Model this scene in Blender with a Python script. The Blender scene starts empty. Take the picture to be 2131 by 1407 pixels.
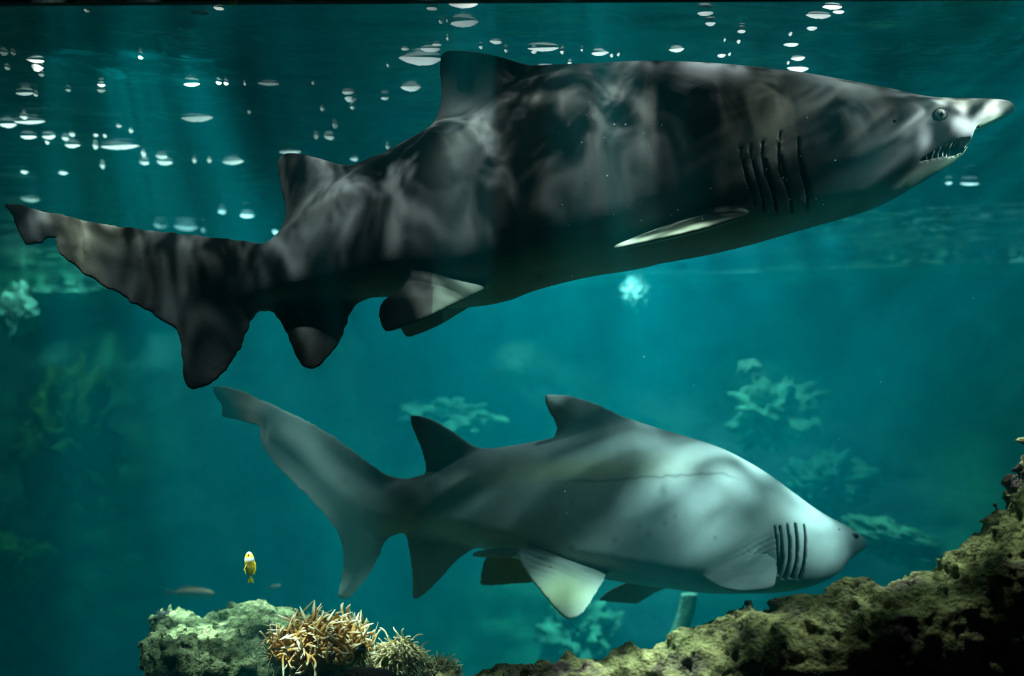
import bpy, math, random
import numpy as np
from mathutils import Vector, Matrix

random.seed(7)
rng = np.random.default_rng(7)
sc = bpy.context.scene
C = sc.collection
PI = math.pi

# ------------------------------------------------------------------ camera, world, lamps, exposure
F = 2285.0            # focal length in photo pixels (2131 x 1407)
CX, HZ = 1065.5, 760.0   # principal column, horizon row
H = 0.82              # height of the water surface above the eye


def P(px, py, d):
    return Vector(((px - CX) / F * d, d, (HZ - py) / F * d))


cam_d = bpy.data.cameras.new('camera')
cam = bpy.data.objects.new('camera', cam_d)
C.objects.link(cam)
cam.location = (0, 0, 0)
cam.rotation_euler = (PI / 2, 0, 0)
cam_d.sensor_width = 36.0
cam_d.lens = F * 36.0 / 2131.0
cam_d.shift_y = (HZ - 703.5) / 2131.0
cam_d.clip_end = 100
cam_d.dof.use_dof = True
cam_d.dof.focus_distance = 2.62
cam_d.dof.aperture_fstop = 2.3
sc.camera = cam

w = bpy.data.worlds.new('world')
sc.world = w
w.use_nodes = True
w.node_tree.nodes['Background'].inputs[0].default_value = (0.02, 0.03, 0.035, 1)
w.node_tree.nodes['Background'].inputs[1].default_value = 0.15

sc.view_settings.view_transform = 'Standard'
sc.view_settings.look = 'None'
sc.view_settings.gamma = 1.0
sc.view_settings.use_curve_mapping = False
sc.view_settings.exposure = 0.0
try:
    sc.cycles.max_bounces = 8
    sc.cycles.transparent_max_bounces = 16
    sc.cycles.diffuse_bounces = 2
    sc.cycles.glossy_bounces = 2
    sc.cycles.volume_bounces = 0
    sc.cycles.sample_clamp_indirect = 4.0
    sc.cycles.caustics_reflective = False
    sc.cycles.caustics_refractive = False
except Exception:
    pass


def area_lamp(name, loc, target, size, power, color, spread=160):
    d = bpy.data.lights.new(name, 'AREA')
    d.shape = 'DISK'
    d.size = size
    d.energy = power
    d.color = color
    d.spread = math.radians(spread)
    o = bpy.data.objects.new(name, d)
    C.objects.link(o)
    o.location = loc
    o.rotation_euler = (Vector(target) - Vector(loc)).to_track_quat('-Z', 'Y').to_euler()
    return o


def spot_lamp(name, loc, target, angle, power, color, blend=0.25, radius=0.04):
    d = bpy.data.lights.new(name, 'SPOT')
    d.spot_size = math.radians(angle)
    d.spot_blend = blend
    d.shadow_soft_size = radius
    d.energy = power
    d.color = color
    o = bpy.data.objects.new(name, d)
    C.objects.link(o)
    o.location = loc
    o.rotation_euler = (Vector(target) - Vector(loc)).to_track_quat('-Z', 'Y').to_euler()
    return o


# unseen lamps above the tank, most added and aimed to brighten single parts
spot_lamp('key_spot', (3.6, 1.3, 2.4), (0.64, 3.14, -0.32), 19.0, 13500, (1.0, 0.98, 0.96), 0.25, 0.055)
spot_lamp('head_fill', (3.3, 1.4, 2.2), (0.98, 2.48, 0.5), 19, 900, (1.0, 0.98, 0.96), 0.8)  # added beam for the upper shark's head
spot_lamp('tail_fill', (-2.6, 1.6, 2.4), (-0.62, 3.28, -0.26), 4.2, 3600, (1.0, 0.97, 0.92), 0.5)  # added narrow beam for a lit band on the lower shark's caudal fin
for lx, lp in ((-1.28, 2000), (-0.95, 2000), (-0.62, 1900), (-0.28, 1300), (0.06, 480), (0.42, 150), (0.80, 60)):
    spot_lamp('front_fill', (lx, 1.5, 2.4), (lx, 2.46, 0.38), 16, lp, (1.0, 0.97, 0.9), 0.6, 0.02)  # added row that dapples the upper shark's flank
area_lamp('ledge_fill', (2.6, 2.75, 2.2), (0.75, 2.2, -0.6), 0.08, 60, (1.0, 0.97, 0.86), 40)  # added to light the ledge rim from behind
area_lamp('slope_fill', (0.35, 2.30, 2.4), (1.0, 2.16, -0.35), 0.08, 18, (1.0, 0.97, 0.86), 22)  # added for the rising right end of the ledge
area_lamp('rim_fill', (0.0, 2.30, 2.4), (0.1, 2.16, -0.62), 0.08, 14, (1.0, 0.97, 0.86), 22)  # added for the low left end of the ledge
spot_lamp('outcrop_fill', (-1.4, 3.15, 2.4), (-0.66, 2.92, -0.8), 19, 8500, (1.0, 0.97, 0.86), 0.6)  # added to brighten the outcrop and its anemones
area_lamp('top_fill', (0.8, 3.9, 2.7), (0.8, 3.9, 0.0), 0.3, 95, (0.95, 1.0, 0.98), 90)  # added to light the nearer glint patches
area_lamp('left_fill', (-2.2, 4.4, 2.7), (-2.2, 4.5, 0.0), 0.3, 100, (0.95, 1.0, 0.92), 95)  # added to light the glint patches on the left
area_lamp('middle_lamp', (0.5, 6.6, 3.4), (0.4, 6.6, -1.0), 1.6, 2400, (0.82, 0.96, 1.0), 80)
area_lamp('far_lamp', (-4.0, 8.3, 2.6), (-4.3, 10.0, 0.3), 0.6, 400, (0.95, 1.0, 0.9), 110)
area_lamp('right_lamp', (3.0, 7.0, 2.4), (2.9, 7.9, 0.0), 0.6, 30, (0.9, 1.0, 1.0), 110)


# ------------------------------------------------------------------ helpers
def mesh_from(name, verts, faces, smooth=True):
    """verts (n,3), faces: (m,k) numpy array or list"""
    me = bpy.data.meshes.new(name)
    v = np.asarray(verts, dtype=np.float32)
    if isinstance(faces, np.ndarray):
        k = faces.shape[1]
        m = faces.shape[0]
        me.vertices.add(len(v))
        me.vertices.foreach_set('co', v.ravel())
        me.loops.add(m * k)
        me.loops.foreach_set('vertex_index', faces.astype(np.int32).ravel())
        me.polygons.add(m)
        me.polygons.foreach_set('loop_start', np.arange(0, m * k, k, dtype=np.int32))
        me.update(calc_edges=True)
    else:
        me.from_pydata([tuple(x) for x in v], [], faces)
        me.update()
    if smooth:
        me.polygons.foreach_set('use_smooth', np.ones(len(me.polygons), dtype=bool))
    me.validate()
    return me


def obj(name, me, mat=None, parent=None, label=None, cat=None, group=None, kind=None):
    o = bpy.data.objects.new(name, me)
    C.objects.link(o)
    if mat is not None and len(me.materials) == 0:
        me.materials.append(mat)
    if parent is not None:
        o.parent = parent
    tag(o, label, cat, group, kind)
    return o


def tag(o, label=None, cat=None, group=None, kind=None):
    if label: o['label'] = label
    if cat: o['category'] = cat
    if group: o['group'] = group
    if kind: o['kind'] = kind


def empty(name, loc, label, cat, group=None):
    o = bpy.data.objects.new(name, None)
    C.objects.link(o)
    o.location = loc
    o.empty_display_size = 0.05
    tag(o, label, cat, group)
    return o


def set_color(me, col, name='pigment'):
    a = me.color_attributes.new(name, 'FLOAT_COLOR', 'POINT')
    c = np.ones((len(me.vertices), 4), dtype=np.float32)
    c[:, :3] = col
    a.data.foreach_set('color', c.ravel())


def _hash(i, j, k, seed):
    n = (i.astype(np.int64) * 374761393 + j.astype(np.int64) * 668265263 + k.astype(np.int64) * 2147483647 + seed * 974711) & 0xffffffff
    n = ((n ^ (n >> 13)) * 1274126177) & 0xffffffff
    n = n ^ (n >> 16)
    return (n & 0xffff).astype(np.float32) / 65535.0


def vnoise(x, y, z, seed=0):
    """smooth value noise in -1..1"""
    x, y, z = np.broadcast_arrays(np.asarray(x, np.float32), np.asarray(y, np.float32), np.asarray(z, np.float32))
    xi, yi, zi = np.floor(x), np.floor(y), np.floor(z)
    fx, fy, fz = x - xi, y - yi, z - zi
    fx, fy, fz = fx * fx * (3 - 2 * fx), fy * fy * (3 - 2 * fy), fz * fz * (3 - 2 * fz)
    xi, yi, zi = xi.astype(np.int64), yi.astype(np.int64), zi.astype(np.int64)
    r = 0
    for a in (0, 1):
        wa = fx if a else 1 - fx
        for b in (0, 1):
            wb = fy if b else 1 - fy
            for c in (0, 1):
                wc = fz if c else 1 - fz
                r = r + wa * wb * wc * _hash(xi + a, yi + b, zi + c, seed)
    return r * 2 - 1


def fbm(x, y, z, octaves=4, seed=0, gain=0.5):
    r, a, s = 0, 1.0, 1.0
    for o in range(octaves):
        r = r + a * vnoise(x * s + 17.3 * o, y * s + 5.1 * o, z * s + 9.7 * o, seed + o)
        a *= gain
        s *= 2.03
    return r


def smin(a, b, k):
    h = np.clip(0.5 + 0.5 * (b - a) / k, 0, 1)
    return b + (a - b) * h - k * h * (1 - h)


def smax(a, b, k):
    return -smin(-a, -b, k)


def poly_sdf(poly, X, Z):
    """signed distance of 2-D points to a closed polygon, negative inside"""
    p = np.asarray(poly, dtype=np.float32)
    d = np.full(X.shape, 1e9, dtype=np.float32)
    inside = np.zeros(X.shape, dtype=bool)
    n = len(p)
    for i in range(n):
        ax, az = p[i]
        bx, bz = p[(i + 1) % n]
        ex, ez = bx - ax, bz - az
        wx, wz = X - ax, Z - az
        t = np.clip((wx * ex + wz * ez) / (ex * ex + ez * ez + 1e-12), 0, 1)
        d = np.minimum(d, (wx - ex * t) ** 2 + (wz - ez * t) ** 2)
        cnd = (az > Z) != (bz > Z)
        with np.errstate(divide='ignore', invalid='ignore'):
            xc = ex * (Z - az) / (ez if ez != 0 else 1e-12) + ax
        inside ^= cnd & (X < xc)
    d = np.sqrt(d)
    return np.where(inside, -d, d)


def rounded(poly, n=3):
    """Chaikin corner cutting of a closed polyline (keeps it close to the traced shape)"""
    p = np.asarray(poly, dtype=np.float64)
    for _ in range(n):
        q = np.roll(p, -1, axis=0)
        a = p * 0.8 + q * 0.2
        b = p * 0.2 + q * 0.8
        p = np.stack([a, b], 1).reshape(-1, p.shape[1])
    return p


def surface_nets(f, origin, h):
    s = f < 0
    c = np.zeros(tuple(n - 1 for n in f.shape), dtype=np.int8)
    offs = [(a, b, d) for a in (0, 1) for b in (0, 1) for d in (0, 1)]
    nx, ny, nz = f.shape
    for a, b, d in offs:
        c += s[a:nx - 1 + a, b:ny - 1 + b, d:nz - 1 + d]
    act = (c > 0) & (c < 8)
    I, J, K = np.nonzero(act)
    idx = np.full(act.shape, -1, dtype=np.int32)
    idx[I, J, K] = np.arange(len(I), dtype=np.int32)
    fv = {o: f[I + o[0], J + o[1], K + o[2]] for o in offs}
    acc = np.zeros((len(I), 3), dtype=np.float32)
    cnt = np.zeros(len(I), dtype=np.float32)
    for o in offs:
        for ax in range(3):
            if o[ax] == 0:
                q = list(o); q[ax] = 1; q = tuple(q)
                fa, fb = fv[o], fv[q]
                m = (fa < 0) != (fb < 0)
                t = np.where(m, fa / np.where(m, fa - fb, 1), 0)
                pt = np.zeros((len(I), 3), dtype=np.float32)
                pt[:] = o
                pt[:, ax] = t
                acc += pt * m[:, None]
                cnt += m
    V = (np.stack([I, J, K], 1) + acc / cnt[:, None]) * h + np.asarray(origin, dtype=np.float32)
    faces = []
    for ax in range(3):
        u, v = [a for a in range(3) if a != ax]
        sl0 = [slice(None)] * 3
        sl1 = [slice(None)] * 3
        sl0[ax] = slice(0, -1); sl1[ax] = slice(1, None)
        for a in (u, v):
            sl0[a] = slice(1, -1); sl1[a] = slice(1, -1)
        s0, s1 = s[tuple(sl0)], s[tuple(sl1)]
        for flag in (False, True):
            m = (s0 & ~s1) if not flag else (~s0 & s1)
            g = np.nonzero(m)
            pos = [g[0], g[1], g[2]]
            pos[u] = pos[u] + 1; pos[v] = pos[v] + 1
            q = []
            for du, dv in ((-1, -1), (0, -1), (0, 0), (-1, 0)):
                r = list(pos)
                r[u] = r[u] + du; r[v] = r[v] + dv
                q.append(idx[tuple(r)])
            q = np.stack(q, 1)
            if (ax != 1) == flag:
                q = q[:, ::-1]
            faces.append(q)
    return V, np.concatenate(faces, 0)


# ------------------------------------------------------------------ materials
def new_mat(name):
    m = bpy.data.materials.new(name)
    m.use_nodes = True
    return m, m.node_tree, m.node_tree.nodes['Principled BSDF']


def N(t, kind, **kw):
    n = t.nodes.new(kind)
    for k, v in kw.items():
        if k in n.inputs:
            n.inputs[k].default_value = v
        else:
            setattr(n, k, v)
    return n


def ramp(t, stops):
    r = t.nodes.new('ShaderNodeValToRGB')
    e = r.color_ramp.elements
    while len(e) < len(stops):
        e.new(0.5)
    for el, (p, c) in zip(e, stops):
        el.position = p
        el.color = (*c, 1)
    return r


def simple(name, col, rough=0.5, spec=0.3, noise=0.0, scale=20):
    m, t, b = new_mat(name)
    b.inputs['Roughness'].default_value = rough
    b.inputs['Specular IOR Level'].default_value = spec
    if noise:
        co = t.nodes.new('ShaderNodeTexCoord')
        n = N(t, 'ShaderNodeTexNoise', Scale=scale, Detail=4.0)
        t.links.new(co.outputs['Object'], n.inputs['Vector'])
        lo = tuple(c * (1 - noise) for c in col); hi = tuple(min(1, c * (1 + noise)) for c in col)
        r = ramp(t, [(0.3, lo), (0.7, hi)])
        t.links.new(n.outputs['Fac'], r.inputs[0])
        t.links.new(r.outputs[0], b.inputs['Base Color'])
    else:
        b.inputs['Base Color'].default_value = (*col, 1)
    return m


def pigment_mat(name, rough=0.5, spec=0.3, nscale=30, ncontrast=0.25, bump=0.2, bscale=200, bdist=0.002, translucent=0.0):
    """vertex pigment broken up by noise, with fine relief"""
    m, t, b = new_mat(name)
    L = t.links
    at = t.nodes.new('ShaderNodeAttribute'); at.attribute_name = 'pigment'
    co = t.nodes.new('ShaderNodeTexCoord')
    n = N(t, 'ShaderNodeTexNoise', Scale=nscale, Detail=5.0, Roughness=0.6)
    L.new(co.outputs['Object'], n.inputs['Vector'])
    r = ramp(t, [(0.3, (1 - ncontrast,) * 3), (0.7, (1 + ncontrast,) * 3)])
    L.new(n.outputs['Fac'], r.inputs[0])
    mx = t.nodes.new('ShaderNodeMix'); mx.data_type = 'RGBA'; mx.blend_type = 'MULTIPLY'
    mx.inputs[0].default_value = 1.0
    L.new(at.outputs['Color'], mx.inputs[6]); L.new(r.outputs[0], mx.inputs[7])
    L.new(mx.outputs[2], b.inputs['Base Color'])
    b.inputs['Roughness'].default_value = rough
    b.inputs['Specular IOR Level'].default_value = spec
    if bump:
        bn = N(t, 'ShaderNodeTexNoise', Scale=bscale, Detail=4.0)
        L.new(co.outputs['Object'], bn.inputs['Vector'])
        bp = N(t, 'ShaderNodeBump', Strength=bump, Distance=bdist)
        L.new(bn.outputs['Fac'], bp.inputs['Height'])
        L.new(bp.outputs[0], b.inputs['Normal'])
    if translucent:
        tr = t.nodes.new('ShaderNodeBsdfTranslucent')
        L.new(mx.outputs[2], tr.inputs['Color'])
        ms = t.nodes.new('ShaderNodeMixShader'); ms.inputs[0].default_value = translucent
        L.new(b.outputs[0], ms.inputs[1]); L.new(tr.outputs[0], ms.inputs[2])
        L.new(ms.outputs[0], t.nodes['Material Output'].inputs['Surface'])
    return m


MAT = {}
MAT['skin'] = pigment_mat('shark_skin', rough=0.6, spec=0.18, nscale=9, ncontrast=0.14, bump=0.25, bscale=260, bdist=0.001)
MAT['rock'] = pigment_mat('reef_rock', rough=0.9, spec=0.1, nscale=42, ncontrast=0.8, bump=1.0, bscale=120, bdist=0.02)
MAT['wall'] = pigment_mat('wall_rock', rough=0.95, spec=0.05, nscale=3, ncontrast=0.4, bump=0.6, bscale=12, bdist=0.05)
MAT['algae'] = pigment_mat('algae', rough=0.9, spec=0.05, nscale=12, ncontrast=0.4, bump=0.6, bscale=40, bdist=0.02)
MAT['tentacle'] = pigment_mat('tentacle', rough=0.5, spec=0.3, nscale=30, ncontrast=0.1, bump=0, translucent=0.35)
MAT['fish'] = pigment_mat('fish_scales', rough=0.4, spec=0.4, nscale=60, ncontrast=0.08, bump=0.1, bscale=400, bdist=0.0005)
MAT['dark'] = simple('dark_flesh', (0.006, 0.006, 0.007), 0.7, 0.1)
MAT['mouth'] = simple('mouth_lining', (0.02, 0.016, 0.015), 0.5, 0.3)
MAT['tooth'] = simple('tooth_enamel', (0.35, 0.36, 0.33), 0.25, 0.5)
MAT['eye'] = simple('eye_sclera', (0.9, 0.9, 0.8), 0.2, 0.5)
MAT['rim'] = simple('eye_rim', (0.10, 0.10, 0.10), 0.5, 0.3)
MAT['header'] = simple('painted_header', (0.012, 0.03, 0.028), 0.7, 0.2, 0.3, 6)
MAT['floor'] = simple('sand', (0.30, 0.33, 0.25), 0.95, 0.05, 0.25, 5)

# ------------------------------------------------------------------ the tank: water, surface, pane, walls
def box_mesh(name, lo, hi):
    x0, y0, z0 = lo; x1, y1, z1 = hi
    v = [(x0, y0, z0), (x1, y0, z0), (x1, y1, z0), (x0, y1, z0), (x0, y0, z1), (x1, y0, z1), (x1, y1, z1), (x0, y1, z1)]
    f = [(0, 3, 2, 1), (4, 5, 6, 7), (0, 1, 5, 4), (1, 2, 6, 5), (2, 3, 7, 6), (3, 0, 4, 7)]
    return mesh_from(name, v, f, smooth=False)


mw = bpy.data.materials.new('water'); mw.use_nodes = True
t = mw.node_tree
t.nodes.remove(t.nodes['Principled BSDF'])
vs = N(t, 'ShaderNodeVolumeScatter', Density=1.0, Anisotropy=0.25)
vs.inputs['Color'].default_value = (0.0, 0.070, 0.086, 1)
va = N(t, 'ShaderNodeVolumeAbsorption', Density=1.0)
va.inputs['Color'].default_value = (1 - 0.31, 1 - 0.06, 1 - 0.058, 1)
ad = t.nodes.new('ShaderNodeAddShader')
t.links.new(vs.outputs[0], ad.inputs[0]); t.links.new(va.outputs[0], ad.inputs[1])
t.links.new(ad.outputs[0], t.nodes['Material Output'].inputs['Volume'])
TX, TY0, TY1, TZ0 = 7.0, 1.95, 13.0, -3.4
water = obj('water', box_mesh('water', (-TX, TY0, TZ0), (TX, TY1, H + 0.03)), mw, kind='structure',
            label='teal haze-filled water of the whole aquarium tank')

mp = bpy.data.materials.new('acrylic'); mp.use_nodes = True
t = mp.node_tree
t.nodes.remove(t.nodes['Principled BSDF'])
tr = t.nodes.new('ShaderNodeBsdfTransparent'); tr.inputs[0].default_value = (0.96, 0.975, 0.975, 1)
t.links.new(tr.outputs[0], t.nodes['Material Output'].inputs['Surface'])
obj('window_1', box_mesh('window_1', (-TX, 1.86, TZ0), (TX, 1.94, 1.1)), mp, kind='structure',
    label='clear acrylic viewing pane of the tank')

# glints: surface highlights built as small bright patches  (px, py, width, height)
GL = [(965, 8, 62, 15), (899, 18, 22, 5), (917, 45, 9, 7), (931, 43, 5, 5), (966, 47, 56, 16), (932, 80, 7, 8), (896, 102, 40, 10),
      (843, 102, 16, 5), (875, 123, 84, 22), (909, 93, 18, 4), (1032, 87, 26, 8), (1001, 98, 8, 7), (1053, 105, 8, 7), (1131, 101, 62, 10),
      (1112, 107, 14, 8), (1170, 108, 9, 8), (1211, 104, 5, 5), (1249, 110, 36, 10), (1273, 115, 8, 7), (1287, 113, 7, 7),
      (1135, 143, 40, 9), (1186, 131, 8, 10), (1468, 27, 34, 10), (1478, 49, 20, 9), (1543, 65, 16, 7), (1508, 83, 5, 6), (1537, 86, 7, 8),
      (1502, 115, 18, 8), (1518, 112, 6, 7), (1732, 14, 38, 9), (1745, 25, 24, 5), (1704, 32, 50, 11), (1690, 58, 22, 9), (1645, 70, 8, 8),
      (1646, 92, 30, 9), (1661, 121, 31, 9), (1661, 142, 44, 12), (1640, 130, 6, 7), (855, 182, 40, 14), (801, 204, 16, 7), (808, 136, 7, 7),
      (399, 175, 29, 7), (455, 172, 10, 6), (470, 173, 9, 6), (509, 174, 5, 6), (559, 174, 44, 7), (652, 173, 7, 6), (724, 192, 24, 8),
      (729, 204, 25, 14), (671, 226, 10, 9), (734, 223, 11, 9), (410, 245, 62, 14), (518, 232, 6, 9), (697, 260, 10, 12), (658, 283, 10, 11),
      (686, 285, 22, 10), (738, 331, 15, 7), (807, 305, 8, 9), (74, 126, 34, 8), (77, 138, 24, 18), (15, 141, 10, 8), (86, 155, 10, 8),
      (8, 110, 16, 10), (27, 110, 8, 8), (51, 194, 36, 8), (74, 197, 7, 6), (142, 187, 9, 7), (210, 188, 17, 8), (211, 177, 14, 5),
      (16, 259, 34, 12), (62, 253, 66, 9), (50, 243, 14, 10), (59, 284, 32, 9), (102, 284, 26, 10), (98, 295, 8, 9), (136, 287, 14, 9),
      (150, 279, 11, 10), (150, 302, 30, 9), (198, 303, 7, 12), (199, 280, 12, 8), (218, 281, 7, 9), (250, 304, 76, 11), (247, 262, 10, 6),
      (272, 271, 9, 9), (298, 318, 8, 14), (300, 338, 20, 9), (336, 325, 24, 9), (342, 337, 32, 11), (404, 333, 8, 10), (435, 333, 10, 10),
      (485, 336, 44, 11), (213, 344, 8, 11), (50, 357, 14, 9), (130, 359, 18, 9), (62, 414, 36, 13), (604, 316, 46, 7), (463, 440, 15, 11),
      (514, 448, 28, 11), (333, 468, 28, 15), (386, 472, 46, 17), (425, 478, 10, 12), (455, 17, 20, 6), (417, 27, 34, 6), (180, 22, 10, 5),
      (292, 119, 10, 6), (575, 482, 14, 12), (1974, 380, 14, 10), (2018, 382, 40, 9), (1408, 103, 30, 10)]
GW = []
for px, py, gw, gh in GL:
    py = py
    d = (H - 0.002) * F / (HZ - py)
    GW.append((P(px, py, d), gw / F * d, gh / F * d))

# water surface: a rippled sheet, partly mirror, partly clear; noise in its tint dapples the lamplight in place of caustics
nx, ny = 300, 220
gx = np.linspace(-TX + 0.02, TX - 0.02, nx)
gy = TY0 + 0.03 + (TY1 - TY0 - 0.06) * np.linspace(0, 1, ny) ** 1.5
X, Y = np.meshgrid(gx, gy, indexing='ij')
Z = H + 0.006 * fbm(X * 2.2, Y * 3.5, X * 0, 3, 3) + 0.003 * fbm(X * 6, Y * 9, X * 0, 2, 13)
V = np.stack([X, Y, Z], -1).reshape(-1, 3)
i, j = np.meshgrid(np.arange(nx - 1), np.arange(ny - 1), indexing='ij')
q = (i * ny + j).ravel()
Fq = np.stack([q, q + 1, q + ny + 1, q + ny], 1)
me = mesh_from('water_surface', V, Fq)
clear = np.zeros(len(V))
for p, gw, gh in GW:
    r = math.hypot(gw, 0.04) * 0.55 + 0.012
    dd = np.hypot((V[:, 0] - p.x), (V[:, 1] - p.y))
    clear = np.maximum(clear, np.clip(1.6 - dd / r, 0, 1))
set_color(me, np.repeat(clear[:, None], 3, 1), 'glint_mask')  # surface cleared around the glint patches so lamplight reaches them
ms = bpy.data.materials.new('water_surface'); ms.use_nodes = True
t = ms.node_tree; L = t.links
t.nodes.remove(t.nodes['Principled BSDF'])
co = t.nodes.new('ShaderNodeTexCoord')
mpn = t.nodes.new('ShaderNodeMapping'); mpn.inputs['Scale'].default_value = (1.0, 1.0, 1.0)
L.new(co.outputs['Object'], mpn.inputs[0])
n1 = N(t, 'ShaderNodeTexNoise', Scale=9.0, Detail=3.0, Roughness=0.55, Distortion=1.2)
L.new(mpn.outputs[0], n1.inputs['Vector'])
r1 = ramp(t, [(0.47, (0.012,) * 3), (0.56, (0.24,) * 3), (0.68, (1.0,) * 3)])
L.new(n1.outputs['Fac'], r1.inputs[0])
at = t.nodes.new('ShaderNodeAttribute'); at.attribute_name = 'glint_mask'
mx = t.nodes.new('ShaderNodeMix'); mx.data_type = 'RGBA'; mx.blend_type = 'LIGHTEN'; mx.inputs[0].default_value = 1
L.new(r1.outputs[0], mx.inputs[6]); L.new(at.outputs['Color'], mx.inputs[7])
n3 = N(t, 'ShaderNodeTexNoise', Scale=2.6, Detail=1.0)
L.new(co.outputs['Object'], n3.inputs['Vector'])
r3 = ramp(t, [(0.38, (0.40,) * 3), (0.58, (1.0,) * 3)])
L.new(n3.outputs['Fac'], r3.inputs[0])
mx3 = t.nodes.new('ShaderNodeMix'); mx3.data_type = 'RGBA'; mx3.blend_type = 'MULTIPLY'; mx3.inputs[0].default_value = 1
L.new(r1.outputs[0], mx3.inputs[6]); L.new(r3.outputs[0], mx3.inputs[7]); L.new(mx3.outputs[2], mx.inputs[6])
tr = t.nodes.new('ShaderNodeBsdfTransparent'); L.new(mx.outputs[2], tr.inputs[0])
gl = t.nodes.new('ShaderNodeBsdfGlossy'); gl.inputs['Roughness'].default_value = 0.12
gl.inputs['Color'].default_value = (0.85, 0.95, 0.95, 1)
mp2 = t.nodes.new('ShaderNodeMapping'); mp2.inputs['Scale'].default_value = (0.5, 1.6, 1.0)
L.new(co.outputs['Object'], mp2.inputs[0])
n2 = N(t, 'ShaderNodeTexNoise', Scale=9.0, Detail=3.0)
L.new(mp2.outputs[0], n2.inputs['Vector'])
bp = N(t, 'ShaderNodeBump', Strength=0.12, Distance=0.03)
L.new(n2.outputs['Fac'], bp.inputs['Height']); L.new(bp.outputs[0], gl.inputs['Normal'])
mxs = t.nodes.new('ShaderNodeMixShader'); mxs.inputs[0].default_value = 0.4
L.new(tr.outputs[0], mxs.inputs[1]); L.new(gl.outputs[0], mxs.inputs[2])
L.new(mxs.outputs[0], t.nodes['Material Output'].inputs['Surface'])
surface = obj('water_surface', me, ms, kind='structure', label='rippled water surface seen from below with bright glints')

mg = bpy.data.materials.new('glint_sheet'); mg.use_nodes = True  # bright translucent sheet used for the built glints
t = mg.node_tree
t.nodes.remove(t.nodes['Principled BSDF'])
tl = t.nodes.new('ShaderNodeBsdfTranslucent'); tl.inputs[0].default_value = (0.97, 0.98, 0.98, 1)
tc = t.nodes.new('ShaderNodeBsdfTransparent')
mc = t.nodes.new('ShaderNodeMixShader'); mc.inputs[0].default_value = 0.3
t.links.new(tl.outputs[0], mc.inputs[1]); t.links.new(tc.outputs[0], mc.inputs[2])
t.links.new(mc.outputs[0], t.nodes['Material Output'].inputs['Surface'])


def glint_mesh(seed, kind):
    """a translucent patch shaped to stand in for a lamp glint, unit size: x -0.5..0.5, depth y, bulge z 0..-1"""
    r = random.Random(seed)
    nu, nv = 20, 6
    vs, fs = [(0, 0, -1.0)], []
    ph = [r.uniform(0, 6.28) for _ in range(3)]
    for b in range(1, nv + 1):
        s = b / nv
        for a in range(nu):
            th = 2 * PI * a / nu
            if kind == 'bar':
                e = 3.2
            else:
                e = 2.0
            cx, cy = math.cos(th), math.sin(th)
            rr = 1 / ((abs(cx) ** e + abs(cy) ** e) ** (1 / e))
            rr *= 1 + (0.05 if kind == 'bar' else 0.13) * (math.sin(2 * th + ph[0]) + math.sin(3 * th + ph[1]))
            vs.append((0.5 * rr * cx * s, 0.5 * rr * cy * s, -(1 - s ** 2.6) * (1 + 0.12 * math.sin(5 * cx + ph[2]))))
    for a in range(nu):
        fs.append((0, 1 + a, 1 + (a + 1) % nu))
    for b in range(nv - 1):
        for a in range(nu):
            p0 = 1 + b * nu + a; p1 = 1 + b * nu + (a + 1) % nu
            fs.append((p0, p0 + nu, p1 + nu, p1))
    m = mesh_from('glint_patch', vs, fs)
    m.materials.append(mg)
    return m


GLINT_MESH = {'bar': [glint_mesh(k, 'bar') for k in range(5)], 'blob': [glint_mesh(20 + k, 'blob') for k in range(5)]}
for k, (p, gw, gh) in enumerate(GW):
    kind = 'bar' if gw > 2.2 * gh else 'blob'
    o = bpy.data.objects.new('glint_patch', GLINT_MESH[kind][k % 5])
    C.objects.link(o)
    o.parent = surface
    o.location = (p.x, p.y, p.z)
    o.rotation_euler = (0, random.uniform(-.08, .08), random.uniform(-0.06, 0.06))
    o.scale = (gw, min(max(gh * 1.6, 0.02), 0.07), gh * (0.55 if p.y < 4.5 else 0.42))

# header over the pane, floor and walls of the tank
hb = box_mesh('trim_1', (-TX, 2.10, 0), (TX, 2.12, 0.35))
for v in hb.vertices:
    zl = (HZ - 13) / F * 2.12; zr = (HZ - 1) / F * 2.12
    u = (v.co.x / 2.12 * F + CX) / 2131.0
    base = zl + (zr - zl) * u
    v.co.z = base if v.co.z < 0.1 else H + 0.06
obj('trim_1', hb, MAT['header'], kind='structure', label='dark header beam along the top of the viewing pane')

# unseen slab added over the viewing hall to block lamplight from the rock front
obj('ceiling_blocker', box_mesh('ceiling_blocker', (-TX, -3.0, 1.12), (TX, 1.86, 1.24)), MAT['header'], kind='structure', label='unseen dark slab over the viewing hall, added to block lamplight')

# back wall follows a curve: nearer on the right
def wall_depth(x):
    return np.interp(x, [-7, -4.5, -1.5, 1.2, 3.2, 4.6, 7.0], [11.8, 10.9, 9.9, 9.0, 8.1, 7.3, 5.6])


nx, nz = 320, 110
gx = np.linspace(-7, 7, nx); gz = np.linspace(TZ0, H + 0.35, nz)
X, Zz = np.meshgrid(gx, gz, indexing='ij')
base = wall_depth(X)
lump = fbm(X * 0.55, Zz * 0.7, X * 0 + 3, 5, 41)
lump2 = fbm(X * 2.2, Zz * 1.6, X * 0 + 8, 3, 61)
Y = base - 0.35 * lump - 0.10 * lump2
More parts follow.
